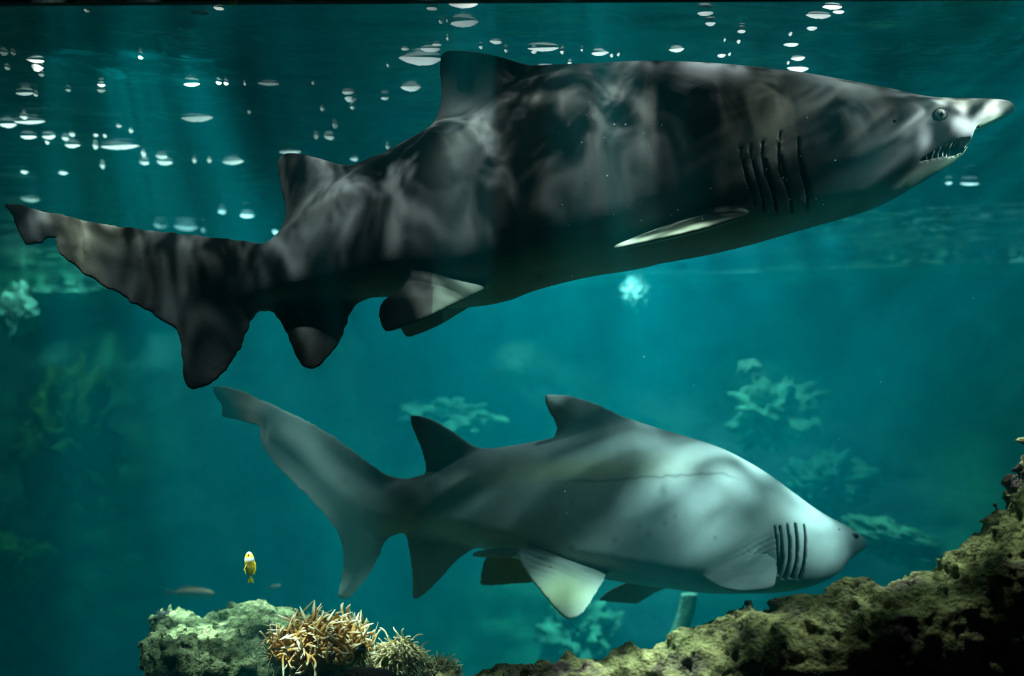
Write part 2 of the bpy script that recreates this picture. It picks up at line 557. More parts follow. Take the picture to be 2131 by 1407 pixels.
# ledges near the waterline
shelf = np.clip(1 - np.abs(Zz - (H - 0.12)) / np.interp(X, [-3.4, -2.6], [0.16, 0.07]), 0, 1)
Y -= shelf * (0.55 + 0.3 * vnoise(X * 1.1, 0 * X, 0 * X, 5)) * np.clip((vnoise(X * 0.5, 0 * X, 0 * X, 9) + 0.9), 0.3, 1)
V = np.stack([X, Y, Zz], -1).reshape(-1, 3)
i, j = np.meshgrid(np.arange(nx - 1), np.arange(nz - 1), indexing='ij')
q = (i * nz + j).ravel()
me = mesh_from('wall_back', V, np.stack([q, q + nz, q + nz + 1, q + 1], 1))
alg = np.clip(0.5 + 0.9 * fbm(X * 0.8, Zz * 0.9, X * 0 + 1, 4, 77), 0, 1)[..., None]
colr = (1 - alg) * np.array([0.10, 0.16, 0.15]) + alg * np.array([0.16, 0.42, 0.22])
colr = colr + shelf[..., None] * (np.array([0.15, 0.28, 0.22]) + np.clip((-3.4 - X) / 0.8, 0, 1)[..., None] * np.array([0.5, 0.65, 0.55]))  # lit waterline band put into the ledge colour, strongest at left
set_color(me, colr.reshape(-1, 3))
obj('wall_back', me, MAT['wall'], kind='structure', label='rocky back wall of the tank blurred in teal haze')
nfx = 60
gx = np.linspace(-TX, TX, nfx); gy = np.linspace(TY0 + .02, TY1, nfx)
X, Y = np.meshgrid(gx, gy, indexing='ij')
Zf = TZ0 + 0.03 + 0.10 * (1 + fbm(X * 0.9, Y * 0.9, X * 0, 4, 23))
i, j = np.meshgrid(np.arange(nfx - 1), np.arange(nfx - 1), indexing='ij')
q = (i * nfx + j).ravel()
obj('floor', mesh_from('floor', np.stack([X, Y, Zf], -1).reshape(-1, 3), np.stack([q, q + nfx, q + nfx + 1, q + 1], 1)), MAT['floor'],
    kind='structure', label='sandy tank floor')
for side, sx in (('left', -1), ('right', 1)):
    n1_, n2_ = 70, 40
    gy = np.linspace(TY0, TY1, n1_); gz = np.linspace(TZ0, H + 0.35, n2_)
    Yw, Zw = np.meshgrid(gy, gz, indexing='ij')
    Xw = sx * (TX - 0.25 + 0.2 * fbm(Yw * 0.8, Zw * 0.9, 0 * Yw, 4, 31 + sx))
    i, j = np.meshgrid(np.arange(n1_ - 1), np.arange(n2_ - 1), indexing='ij')
    q = (i * n2_ + j).ravel()
    fc = np.stack([q, q + 1, q + n2_ + 1, q + n2_], 1)
    me = mesh_from('wall_' + side, np.stack([Xw, Yw, Zw], -1).reshape(-1, 3), fc if sx > 0 else fc[:, ::-1])
    set_color(me, np.tile(np.array([[0.10, 0.16, 0.14]]), (len(me.vertices), 1)))
    obj('wall_' + side, me, MAT['wall'], kind='structure', label='rocky %s side wall of the tank' % side)


# ------------------------------------------------------------------ sharks
def pchip(xs, ys, x):
    """monotone cubic interpolation through control points"""
    o = np.argsort(xs)
    xs = np.asarray(xs, float)[o]; ys = np.asarray(ys, float)[o]
    h = np.diff(xs); dl = np.diff(ys) / h
    m = np.zeros_like(ys)
    m[0], m[-1] = dl[0], dl[-1]
    for k in range(1, len(xs) - 1):
        if dl[k - 1] * dl[k] > 0:
            w1 = 2 * h[k] + h[k - 1]; w2 = h[k] + 2 * h[k - 1]
            m[k] = (w1 + w2) / (w1 / dl[k - 1] + w2 / dl[k])
    k = np.clip(np.searchsorted(xs, x) - 1, 0, len(xs) - 2)
    tt = np.clip((x - xs[k]) / h[k], 0, 1)
    h00 = 2 * tt ** 3 - 3 * tt ** 2 + 1; h10 = tt ** 3 - 2 * tt ** 2 + tt
    h01 = -2 * tt ** 3 + 3 * tt ** 2; h11 = tt ** 3 - tt ** 2
    return h00 * ys[k] + h10 * h[k] * m[k] + h01 * ys[k + 1] + h11 * h[k] * m[k + 1]


class Shark:
    def __init__(s, D, top, bot, width, mid, voxel, x0, x1, y0, y1, halfy):
        s.D, s.h = D, voxel
        s.k = D / F
        s.shift = 0.0
        s.nl = ([0, 3000], [2.15, 2.15])
        s.nu = ([0, 3000], [2.15, 2.15])
        s.tp = np.array(top, float); s.bt = np.array(bot, float)
        s.wd = np.array(width, float); s.md = np.array(mid, float)
        s.origin = np.array([(x0 - CX) * s.k, -halfy, (HZ - y1) * s.k])
        s.gx = np.arange(s.origin[0], (x1 - CX) * s.k, voxel).astype(np.float32)
        s.gy = np.arange(-halfy, halfy, voxel).astype(np.float32)
        s.gz = np.arange(s.origin[2], (HZ - y0) * s.k, voxel).astype(np.float32)
        s.px = s.gx / s.k + CX
        s.py = HZ - s.gz / s.k
        s.PX, s.PY = np.meshgrid(s.px, s.py, indexing='ij')
        s.X2, s.Z2 = np.meshgrid(s.gx, s.gz, indexing='ij')

    def rings(s, px):
        tp = pchip(s.tp[:, 0], s.tp[:, 1], px); bt = pchip(s.bt[:, 0], s.bt[:, 1], px)
        w = pchip(s.wd[:, 0], s.wd[:, 1], px); m = pchip(s.md[:, 0], s.md[:, 1], px)
        zt, zb = (HZ - tp) * s.k, (HZ - bt) * s.k
        zm = zb + (zt - zb) * m
        return zt, zb, zm, w

    def body(s, n_up=2.0, n_lo=2.3):
        zt, zb, zm, w = s.rings(s.px)
        ok = (zt - zb > 0.002) & (s.px > min(s.tp[:, 0].min(), s.bt[:, 0].min())) & (s.px < max(s.tp[:, 0].max(), s.bt[:, 0].max()))
        up = np.maximum(zt - zm, 0.002); lo = np.maximum(zm - zb, 0.002)
        dz = s.gz[None, :] - zm[:, None]
        hh = np.where(dz > 0, up[:, None], lo[:, None])
        B = np.abs(dz) / hh                                   # (x,z)
        A = np.abs(s.gy)[None, :] / np.maximum(w, 0.003)[:, None]      # (x,y)
        n = np.where(dz > 0, s.nup(s.px)[:, None], s.nlo(s.px)[:, None]).astype(np.float32)[:, None, :]
        r = (A[:, :, None] ** n + B[:, None, :] ** n) ** (1 / n)
        sc_ = np.minimum(np.maximum(w, 0.003), 0.5 * (up + lo))
        f = (r - 1) * sc_[:, None, None]
        # outside the length
        f[~ok] = 0.3
        s.f = f.astype(np.float32)
        return s.f

    def surf_y(s, px, py):
        """half width of the body at a photo pixel of the shark's plane"""
        zt, zb, zm, w = (float(a[0]) for a in s.rings(np.array([px], float)))
        z = (HZ - py) * s.k
        hh = (zt - zm) if z > zm else (zm - zb)
        b = abs(z - zm) / max(hh, 1e-4)
        n = float(s.nup(np.array([px]))[0]) if z > zm else float(s.nlo(np.array([px]))[0])
        return w * max(0.0, 1 - b ** n) ** (1 / n) if b < 1 else 0.0

    def nup(s, px):
        return np.interp(px, s.nu[0], s.nu[1])

    def nlo(s, px):
        return np.interp(px, s.nl[0], s.nl[1])

    def near(s, px, py, w=None):
        """traced pixel on the near flank -> pixel of the sagittal plane"""
        a, b = px, py
        for _ in range(6):
            ww = s.surf_y(a, b) if w is None else w
            g = (s.D - ww) / s.D
            a = CX + (px - CX) * g; b = HZ + (py - HZ) * g
        return a, b

    def fin(s, poly, t_root, grow, k=0.02, jag=0.0, t_min=0.0032, thick_from=None):
        """a median fin: traced outline in the sagittal plane, thin at its edge, thicker inwards"""
        p = rounded(poly, 2)
        d2 = poly_sdf(p, s.PX, s.PY) * s.k
        if jag:
            d2 = d2 + jag * fbm(s.X2 * 70, 0 * s.X2, s.Z2 * 70, 2, 5)
        th = t_min + (t_root - t_min) * (1 - np.exp(-np.maximum(-d2 - 0.002, 0) / grow))
        iy = np.nonzero(np.abs(s.gy) < 0.16)[0]
        a, b = iy[0], iy[-1] + 1
        ay = np.abs(s.gy[a:b])[None, :, None]
        q = smax(d2[:, None, :], ay - th[:, None, :], 0.004)
        ix = np.nonzero((d2 < 0.08).any(1))[0]
        xa, xb = ix[0], ix[-1] + 1
        s.f[xa:xb, a:b] = smin(s.f[xa:xb, a:b], q[xa:xb], k)

    def paired(s, pts, t_root, grow, k=0.02, side=-1, t_min=0.0035, jag=0.0, bow=0.0):
        """a paired fin: outline points (px, py, depth), laid into their best plane"""
        W = np.array([tuple(P(q[0], q[1], q[2] + s.shift)) for q in pts], float)
        W[:, 1] -= s.D
        c = W.mean(0)
        _, _, vt = np.linalg.svd(W - c)
        u, v, n = vt
        poly = rounded(np.stack([(W - c) @ u, (W - c) @ v], 1), 2)
        lo, hi = W.min(0) - 0.05, W.max(0) + 0.05
        sl = [slice(*np.clip(np.searchsorted(g, (lo[a], hi[a])), 0, len(g))) for a, g in enumerate((s.gx, s.gy, s.gz))]
        X, Y, Z = np.meshgrid(s.gx[sl[0]], s.gy[sl[1]], s.gz[sl[2]], indexing='ij')
        U = (X - c[0]) * u[0] + (Y - c[1]) * u[1] + (Z - c[2]) * u[2]
        Vv = (X - c[0]) * v[0] + (Y - c[1]) * v[1] + (Z - c[2]) * v[2]
        Nn = (X - c[0]) * n[0] + (Y - c[1]) * n[1] + (Z - c[2]) * n[2]
        near = np.abs(Nn) < 0.12
        d2 = np.full(U.shape, 0.2, np.float32)
        d2[near] = poly_sdf(poly, U[near], Vv[near])
        if jag:
            d2 = d2 + jag * fbm(X * 60, Y * 60, Z * 60, 2, 15)
        th = t_min + (t_root - t_min) * (1 - np.exp(-np.maximum(-d2 - 0.002, 0) / grow))
        q = smax(d2, np.abs(Nn) - th, 0.004)
        s.f[tuple(sl)] = smin(s.f[tuple(sl)], q.astype(np.float32), k)

    def groove(s, line, hw, depth):
        """cut a slit on both flanks: line of (px, py), half width in px per point, depth in metres"""
        ln = np.array(line, float)
        pys = s.py
        m = (pys >= ln[:, 1].min()) & (pys <= ln[:, 1].max())
        kz = np.nonzero(m)[0]
        xc = np.interp(pys[kz], ln[:, 1], ln[:, 0])
        w_ = np.interp(pys[kz], ln[:, 1], hw)
        xa, xb = np.searchsorted(s.px, [ln[:, 0].min() - 30, ln[:, 0].max() + 30])
        d = (np.abs(s.px[xa:xb, None] - xc[None, :]) - w_[None, :]) * s.k       # (x,z)
        sub = s.f[xa:xb, :, kz[0]:kz[-1] + 1]
        if kz[0] != kz[-1] + 1 - len(kz):
            pass
        cut = np.maximum(d[:, None, :], -(sub + depth))
        far_in = np.abs(s.gy)[None, :, None] < 0.03
        cut = np.where(far_in, 1.0, cut)
        s.f[xa:xb, :, kz[0]:kz[-1] + 1] = np.maximum(sub, -cut)

    def carve(s, poly, inner, front_px):
        """open the mouth: outline in the sagittal plane, leaving a tongue wall of half width `inner` behind front_px"""
        d2 = poly_sdf(rounded(poly, 1), s.PX, s.PY) * s.k
        ay = np.abs(s.gy)[None, :, None]
        keep = np.where((s.px < front_px)[:, None, None], inner - ay, -1.0)
        cut = np.maximum(d2[:, None, :], keep)
        s.f = np.maximum(s.f, -cut).astype(np.float32)

    def wrinkles(s, cx, cy, rx, ry, ang, period, amp):
        """skin folds near a fin root, on both flanks"""
        cx, cy = s.near(cx, cy)
        a = math.radians(ang)
        dx, dy = s.PX - cx, s.PY - cy
        u = dx * math.cos(a) + dy * math.sin(a); v = -dx * math.sin(a) + dy * math.cos(a)
        env = np.exp(-(u / rx) ** 2 - (v / ry) ** 2)
        wv = np.sin(v / period * 2 * PI + 0.9 * np.sin(u / rx * 3.0))
        s.f += (amp * env * wv)[:, None, :].astype(np.float32)

    def build(s, name, color_fn, parent):
        V, Fc = surface_nets(s.f, s.origin, s.h)
        # light smoothing
        Vp = V.copy()
        e = np.concatenate([Fc[:, [0, 1]], Fc[:, [1, 2]], Fc[:, [2, 3]], Fc[:, [3, 0]]])
        for lam in (0.5, -0.52, 0.5):
            acc = np.zeros_like(V); cnt = np.zeros(len(V), np.float32)
            for ax in range(3):
                acc[:, ax] = np.bincount(e[:, 0], Vp[e[:, 1], ax], len(V)) + np.bincount(e[:, 1], Vp[e[:, 0], ax], len(V))
            cnt = np.bincount(e[:, 0], minlength=len(V)) + np.bincount(e[:, 1], minlength=len(V))
            Vp = Vp + lam * (acc / cnt[:, None] - Vp)
        V = Vp
        me = mesh_from(name, V, Fc)
        dn = s.D - np.abs(V[:, 1])
        px = V[:, 0] / dn * F + CX; py = HZ - V[:, 2] / dn * F
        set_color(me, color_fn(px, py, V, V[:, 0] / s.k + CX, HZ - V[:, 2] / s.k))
        o = obj(name, me, MAT['skin'], parent)
        return o


def sphere_mesh(name, r, seg=20, ring=12, scale=(1, 1, 1)):
    vs, fs = [], []
    for a in range(ring + 1):
        th = PI * a / ring
        for b in range(seg):
            ph = 2 * PI * b / seg
            vs.append((r * math.sin(th) * math.cos(ph) * scale[0], r * math.sin(th) * math.sin(ph) * scale[1], r * math.cos(th) * scale[2]))
    for a in range(ring):
        for b in range(seg):
            fs.append((a * seg + b, (a + 1) * seg + b, (a + 1) * seg + (b + 1) % seg, a * seg + (b + 1) % seg))
    return mesh_from(name, vs, fs)


def tooth_mesh(L_, r):
    """slender slightly hooked spike pointing to -z"""
    vs, fs = [], []
    n = 6
    for a in range(4):
        s_ = a / 3
        rr = r * (1 - s_) ** 0.8 + 0.0002
        for b in range(n):
            th = 2 * PI * b / n
            vs.append((rr * math.cos(th) - 0.25 * L_ * s_ * s_, rr * math.sin(th), -L_ * s_))
    for a in range(3):
        for b in range(n):
            fs.append((a * n + b, (a + 1) * n + b, (a + 1) * n + (b + 1) % n, a * n + (b + 1) % n))
    fs.append(tuple(range(n)))
    fs.append(tuple(reversed(range(3 * n, 4 * n))))
    m = mesh_from('tooth', vs, fs)
    m.materials.append(MAT['tooth'])
    return m


def gill_part(S, line, hw, parent, inset, side):
    """the dark gap of a gill slit lying in its groove"""
    vs, fs = [], []
    ln = np.array(line, float)
    n = 14
    for a in range(n):
        py = ln[0, 1] + (ln[-1, 1] - ln[0, 1]) * (a + 0.5) / n
        xc = np.interp(py, ln[:, 1], ln[:, 0]); ww = np.interp(py, ln[:, 1], hw) + 1.5
        for sx in (-1, 1):
            yy = max(S.surf_y(xc + sx * ww, py) - inset, 0.01)
            for dy in (0, -0.004):
                vs.append(((xc + sx * ww - CX) * S.k, side * (yy + dy), (HZ - py) * S.k))
    for a in range(n - 1):
        p = a * 4
        fs += [(p, p + 2, p + 6, p + 4), (p + 1, p + 5, p + 7, p + 3), (p, p + 4, p + 5, p + 1), (p + 2, p + 3, p + 7, p + 6)]
    fs += [(0, 1, 3, 2), (4 * n - 4, 4 * n - 2, 4 * n - 1, 4 * n - 3)]
    return obj('gill_slit', mesh_from('gill_slit', vs, fs), MAT['dark'], parent)


# --- the upper, larger shark
D1 = 2.6
S1 = Shark(D1,
    top=[(180, 500), (300, 512), (400, 517), (470, 520), (530, 517), (590, 476), (650, 420), (700, 378), (740, 352), (830, 302), (910, 258), (1000, 212), (1080, 172), (1150, 147),
         (1200, 138), (1260, 133), (1340, 130), (1420, 132), (1500, 137), (1600, 147), (1680, 158), (1740, 169), (1800, 180), (1850, 190), (1900, 201), (1940, 206), (1990, 207),
         (2040, 207.5), (2075, 209), (2092, 212), (2102, 218), (2108, 229)],
    bot=[(180, 520), (300, 545), (400, 575), (470, 612), (530, 634), (600, 628), (680, 625), (740, 622), (800, 618), (860, 625), (940, 641), (1000, 637), (1060, 625), (1110, 606), (1200, 582),
         (1270, 568), (1360, 551), (1470, 531), (1560, 510), (1640, 487), (1700, 470), (1770, 450), (1820, 433), (1860, 414), (1900, 390), (1940, 366), (1970, 346), (1984, 334),
         (1993, 312), (2002, 288), (2020, 278), (2050, 264), (2080, 250), (2100, 240), (2108, 230)],
    width=[(180, 0.008), (300, 0.013), (400, 0.02), (470, 0.03), (530, 0.042), (600, 0.062), (680, 0.085), (750, 0.105), (850, 0.135), (950, 0.165), (1080, 0.195), (1250, 0.215), (1450, 0.222), (1600, 0.212),
           (1700, 0.195), (1800, 0.168), (1900, 0.13), (1960, 0.105), (2020, 0.078), (2060, 0.058), (2090, 0.04), (2102, 0.025), (2108, 0.006)],
    mid=[(180, .5), (600, .44), (900, .34), (1200, .28), (1500, .29), (1700, .34), (1850, .39), (1950, .42), (2000, .30), (2060, .30), (2108, .45)],
    voxel=0.0044, x0=-20, x1=2135, y0=85, y1=845, halfy=0.46)
S1.nl = ([0, 700, 1000, 1850, 1975, 2000, 2108], [2.1, 2.1, 1.85, 1.95, 2.3, 3.2, 2.4])
S1.nu = ([0, 700, 1000, 1700, 1900, 2108], [2.1, 2.1, 1.9, 1.95, 2.1, 2.15])
S1.body()
S1.fin([(1240, 160), (1165, 143), (1120, 141), (1080, 130), (1040, 117), (1000, 108), (960, 103), (930, 104), (916, 114), (914, 150), (919, 195), (914, 232), (911, 262), (935, 260), (1000, 240), (1100, 200)],
       0.030, 0.07, 0.03)
S1.fin([(790, 330), (740, 351), (700, 339), (660, 327), (625, 318), (600, 317), (581, 325), (576, 342), (581, 380), (591, 420), (596, 450), (592, 476), (640, 445), (720, 380)],
       0.022, 0.05, 0.025, jag=0.001)
S1.fin([(560, 560), (548, 520), (520, 507), (400, 490), (300, 478), (200, 462), (110, 443), (45, 425), (14, 422), (8, 428), (22, 442), (30, 465), (44, 492), (52, 509), (75, 512), (92, 504), (106, 495),
        (122, 492), (113, 502), (116, 516), (130, 536), (160, 561), (210, 593), (260, 622), (310, 651), (350, 676), (373, 694), (378, 740), (378, 780), (388, 806), (408, 813), (432, 806), (462, 780),
        (492, 745), (512, 702), (526, 660), (550, 630)], 0.017, 0.05, 0.03, jag=0.003)
S1.fin([(760, 615), (738, 632), (727, 662), (705, 716), (680, 750), (656, 768), (638, 769), (624, 757), (612, 732), (600, 702), (584, 670), (566, 645), (551, 636), (575, 628), (600, 615), (680, 590)],
       0.017, 0.05, 0.025, jag=0.002)
# near pelvic fin, and its twin on the hidden side
pel = [(1030, 590, 2.47), (960, 622, 2.43), (900, 661, 2.40), (850, 684, 2.38), (801, 697, 2.36), (792, 672, 2.37), (785, 642, 2.39), (795, 620, 2.42), (832, 604, 2.45), (850, 582, 2.49), (900, 570, 2.50)]
S1.paired(pel, 0.018, 0.05, 0.02, jag=0.001)
mir = lambda pts, D: [((p[0] - CX) * p[2] / (2 * D - p[2]) + CX, HZ - (HZ - p[1]) * p[2] / (2 * D - p[2]), 2 * D - p[2]) for p in pts]
S1.paired(mir(pel, D1), 0.018, 0.05, 0.02)
pec = [(1562, 440, 2.30), (1552, 428, 2.38), (1524, 429, 2.46), (1480, 447, 2.48), (1440, 464, 2.48), (1400, 479, 2.47), (1330, 494, 2.38), (1277, 505, 2.30), (1274, 512, 2.26), (1330, 509, 2.24), (1400, 496, 2.21),
       (1450, 483, 2.20), (1500, 469, 2.21), (1545, 453, 2.24)]
S1.paired(pec, 0.016, 0.06, 0.018)
S1.paired(mir(pec, D1), 0.016, 0.06, 0.018)
G1 = [([(1660, 278), (1664, 320), (1672, 360), (1682, 440)], [1, 2.5, 6, 2]), ([(1624, 276), (1622, 320), (1630, 360), (1650, 440)], [1, 3, 8, 2]),
      ([(1590, 284), (1588, 325), (1598, 365), (1618, 445)], [1, 3, 6, 2]), ([(1562, 298), (1566, 330), (1576, 370), (1592, 440)], [1, 2, 3, 2]),
      ([(1540, 302), (1546, 335), (1556, 375), (1574, 430)], [1, 2, 3, 2])]
G1 = [([S1.near(*p) for p in ln], hw) for ln, hw in G1]
for ln, hw in G1:
    S1.groove(ln, hw, 0.013)
MOUTH = [S1.near(*q) for q in ((1893, 344, .09), (1930, 320, .075), (1960, 303, .06), (1985, 296, .05), (2006, 294, .045), (2003, 308, .04), (1990, 322, .04), (1972, 330, .045), (1945, 333, .055), (1918, 338, .075))]
S1.carve(MOUTH, 0.03, 1975)


def color1(px, py, V, sx, sy):
    x, y, z = V[:, 0], V[:, 1], V[:, 2]
    base = np.array([0.074, 0.082, 0.086])
    c = np.repeat(base[None], len(px), 0)
    axis_t = pchip(S1.tp[:, 0], S1.tp[:, 1], sx); axis_b = pchip(S1.bt[:, 0], S1.bt[:, 1], sx)
    v = np.clip((sy - axis_t) / np.maximum(axis_b - axis_t, 5), -0.5, 1.5)
    belly = np.clip((v - 0.80) / 0.12, 0, 1) * (px > 900) * (v < 1.15)
    c = c * (1 - belly[:, None]) + np.array([0.16, 0.23, 0.19]) * belly[:, None]
    mott = np.clip(0.5 + 0.5 * fbm(x * 7, y * 7, z * 7, 3, 3), 0, 1)[:, None]
    c = c * (0.85 + 0.3 * mott)
    warm = np.clip(fbm(x * 5 + 3, y * 5, z * 5, 2, 8), 0, 1)[:, None]
    c = c * (1 + warm * np.array([0.25, 0.12, -0.15]))
    # paler snout
    sn = np.clip((px - 1880) / 160, 0, 1)[:, None]
    c = c * (1 + 0.35 * sn)
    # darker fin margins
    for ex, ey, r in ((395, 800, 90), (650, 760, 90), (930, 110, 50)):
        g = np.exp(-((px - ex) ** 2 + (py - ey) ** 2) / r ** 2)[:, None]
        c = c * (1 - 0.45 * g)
    # freckles
    for k in range(40):
        ex, ey = rng.uniform(150, 1300), 0
        t0 = float(np.interp(ex, S1.tp[:, 0], S1.tp[:, 1])); b0 = float(np.interp(ex, S1.bt[:, 0], S1.bt[:, 1]))
        ey = rng.uniform(t0, b0); r = rng.uniform(3, 8)
        m = (np.abs(px - ex) < 30) & (np.abs(py - ey) < 30)
        c[m] *= (1 - 0.35 * np.exp(-((px[m] - ex) ** 2 + (py[m] - ey) ** 2) / r ** 2))[:, None]
    return c


shark1 = empty('shark', (0, D1, 0.3), 'larger dark grey shark with open toothed mouth, swimming just under the surface', 'shark', 'ragged-tooth sharks')
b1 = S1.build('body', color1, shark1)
b1.location = (0, 0, -0.3)


def on1(o, S, root):
    o.location = (o.location[0], o.location[1], o.location[2] - root.location[2])


def place(o, S, px, py, root, side=-1, out=0.0):
    yy = S.surf_y(*S.near(px, py)) + out
    kk = (S.D - yy) / F          # traced on the near flank; the far flank mirrors it
    o.location = ((px - CX) * kk, side * yy, (HZ - py) * kk - root.location[2])


for ln, hw in G1:
    for side in (-1, 1):
        on1(gill_part(S1, ln, hw, shark1, 0.010, side), S1, shark1)
for side in (-1, 1):
    rim = obj('eyelid', sphere_mesh('eyelid', 0.0150, scale=(1.15, 0.55, 1.0)), MAT['rim'], shark1)
    place(rim, S1, 1957, 238, shark1, side, 0.001)
    e = obj('eye', sphere_mesh('eye', 0.0122, scale=(1, 0.8, 1)), MAT['eye'], shark1, label='pale round eye')
    place(e, S1, 1957, 238, shark1, side, 0.0075)
    pu = obj('pupil', sphere_mesh('pupil', 0.0048, scale=(1, 0.6, 1)), MAT['dark'], e)
    pu.location = (-0.001, side * 0.0085, -0.002)
    no = obj('nostril', sphere_mesh('nostril', 0.006, scale=(1.4, 0.5, 0.7)), MAT['dark'], shark1)
    place(no, S1, 2034, 262, shark1, side, -0.002)
    sp = obj('spiracle', sphere_mesh('spiracle', 0.0045, scale=(1.3, 0.4, 0.6)), MAT['dark'], shark1)
    place(sp, S1, 1861, 252, shark1, side, -0.0008)
mi = obj('mouth_lining', sphere_mesh('mouth_lining', 1, 24, 12, (0.055, 0.037, 0.018)), MAT['mouth'], shark1, label='dark lining of the open mouth')
mi.location = ((1938 - CX) * S1.k, 0, (HZ - 324) * S1.k - 0.3)
mi.rotation_euler = (0, -0.45, 0)
TM = [tooth_mesh(0.016, 0.0026), tooth_mesh(0.020, 0.003), tooth_mesh(0.013, 0.0024)]
for row, line in (('up', MOUTH[1:5]), ('low', [MOUTH[9], MOUTH[8], MOUTH[7], MOUTH[6]])):
    ln = np.array(line, float)
    nt = 8
    for a in range(nt):
        u = a / (nt - 1) * (len(ln) - 1)
        px = float(np.interp(u, range(len(ln)), ln[:, 0])); py = float(np.interp(u, range(len(ln)), ln[:, 1]))
        for side in (-1, 1):
            o = bpy.data.objects.new('tooth', TM[(a * 2 + (row == 'up')) % 3])
            C.objects.link(o)
            o.parent = shark1
            yy = max(0.010, S1.surf_y(px, py + (-6 if row == 'up' else 6)) - 0.012) * (1 - 0.5 * (a / (nt - 1)) ** 3)
            o.location = ((px - CX) * S1.k, side * yy, (HZ - py) * S1.k - 0.3)
            if row == 'low':
                o.rotation_euler = (PI, 0.1, PI)
            else:
                o.rotation_euler = (0, 0.15, 0)

# --- the lower, paler shark, a little farther back
D2 = 3.3
S2 = Shark(D2,
    top=[(560, 890), (640, 925), (700, 962), (760, 995), (800, 1008), (830, 1001), (860, 993), (890, 985), (940, 962), (1000, 937), (1040, 931), (1080, 925), (1160, 909), (1220, 893), (1265, 881), (1310, 877), (1340, 885), (1400, 900),
         (1450, 915), (1500, 932), (1550, 957), (1600, 987), (1650, 1024), (1700, 1060), (1740, 1083), (1770, 1099), (1788, 1111), (1797, 1119), (1803, 1131)],
    bot=[(560, 915), (640, 990), (700, 1050), (760, 1090), (800, 1106), (830, 1108), (860, 1109), (900, 1115), (960, 1128), (1020, 1146), (1080, 1164), (1160, 1183), (1240, 1200), (1300, 1211), (1400, 1224), (1450, 1230),
         (1500, 1233), (1560, 1233), (1620, 1229), (1660, 1222), (1700, 1210), (1728, 1196), (1745, 1181), (1758, 1167), (1772, 1157), (1788, 1147), (1798, 1141), (1803, 1132)],
    width=[(560, 0.010), (640, 0.016), (700, 0.026), (760, 0.04), (830, 0.058), (900, 0.082), (1000, 0.125), (1100, 0.165), (1250, 0.205), (1400, 0.22), (1550, 0.205), (1640, 0.175), (1700, 0.135), (1740, 0.10), (1765, 0.07), (1785, 0.045), (1797, 0.022), (1803, 0.005)],
    mid=[(560, .5), (830, .45), (1000, .32), (1200, .25), (1400, .23), (1550, .26), (1650, .36), (1750, .45), (1803, .5)],
    voxel=0.0044, x0=420, x1=1830, y0=790, y1=1310, halfy=0.44)
S2.nl = ([400, 850, 1050, 1550, 1650, 1803], [2.1, 2.1, 1.65, 1.65, 1.9, 2.1])
S2.nu = ([400, 850, 1050, 1550, 1700, 1803], [2.1, 2.1, 1.75, 1.75, 1.95, 2.1])
S2.body()
S2.shift = D2 - 3.3
S2.fin([(1380, 905), (1310, 876), (1280, 859), (1240, 839), (1195, 825), (1150, 819), (1132, 820), (1135, 843), (1150, 870), (1158, 890), (1160, 909), (1200, 906), (1290, 915)], 0.026, 0.06, 0.022, jag=0.0015)
S2.fin([(1050, 950), (1000, 935), (975, 921), (940, 895), (900, 872), (868, 863), (851, 864), (857, 890), (875, 930), (885, 965), (887, 986), (920, 976), (990, 965)], 0.018, 0.04, 0.015)
S2.fin([(850, 1040), (842, 1006), (828, 999), (800, 985), (750, 950), (700, 910), (650, 880), (600, 857), (540, 829), (500, 811), (460, 802), (443, 804), (440, 814), (455, 835), (462, 850), (460, 869), (500, 875),
        (528, 884), (542, 892), (540, 908), (547, 932), (570, 965), (600, 995), (640, 1035), (675, 1070), (700, 1105), (713, 1140), (714, 1170), (708, 1210), (702, 1240), (711, 1249), (731, 1243), (760, 1210),
        (788, 1162), (806, 1120), (830, 1102)], 0.016, 0.05, 0.025, jag=0.002)
S2.fin([(1010, 1125), (985, 1143), (952, 1165), (912, 1210), (882, 1240), (864, 1250), (857, 1242), (858, 1200), (851, 1150), (844, 1104), (880, 1090), (960, 1090)], 0.016, 0.05, 0.02, jag=0.001)
# pelvic fins: the near one hangs out and down towards the pane
pel2 = [(1268, 1180, 3.16), (1262, 1200, 3.12), (1248, 1222, 3.08), (1232, 1250, 3.04), (1208, 1284, 2.99), (1182, 1291, 2.97), (1163, 1275, 2.98), (1130, 1235, 3.02), (1100, 1200, 3.06), (1080, 1170, 3.10), (1074, 1146, 3.13),
        (1120, 1140, 3.15), (1190, 1150, 3.17)]
S2.paired(pel2, 0.016, 0.05, 0.02, jag=0.0015)
pel2f = [(1150, 1150, 3.40), (1130, 1206, 3.49), (1100, 1211, 3.53), (1040, 1217, 3.58), (996, 1223, 3.61), (1000, 1200, 3.59), (1008, 1165, 3.55), (1020, 1140, 3.50), (1080, 1130, 3.42)]
S2.paired(pel2f, 0.012, 0.05, 0.02, jag=0.003)
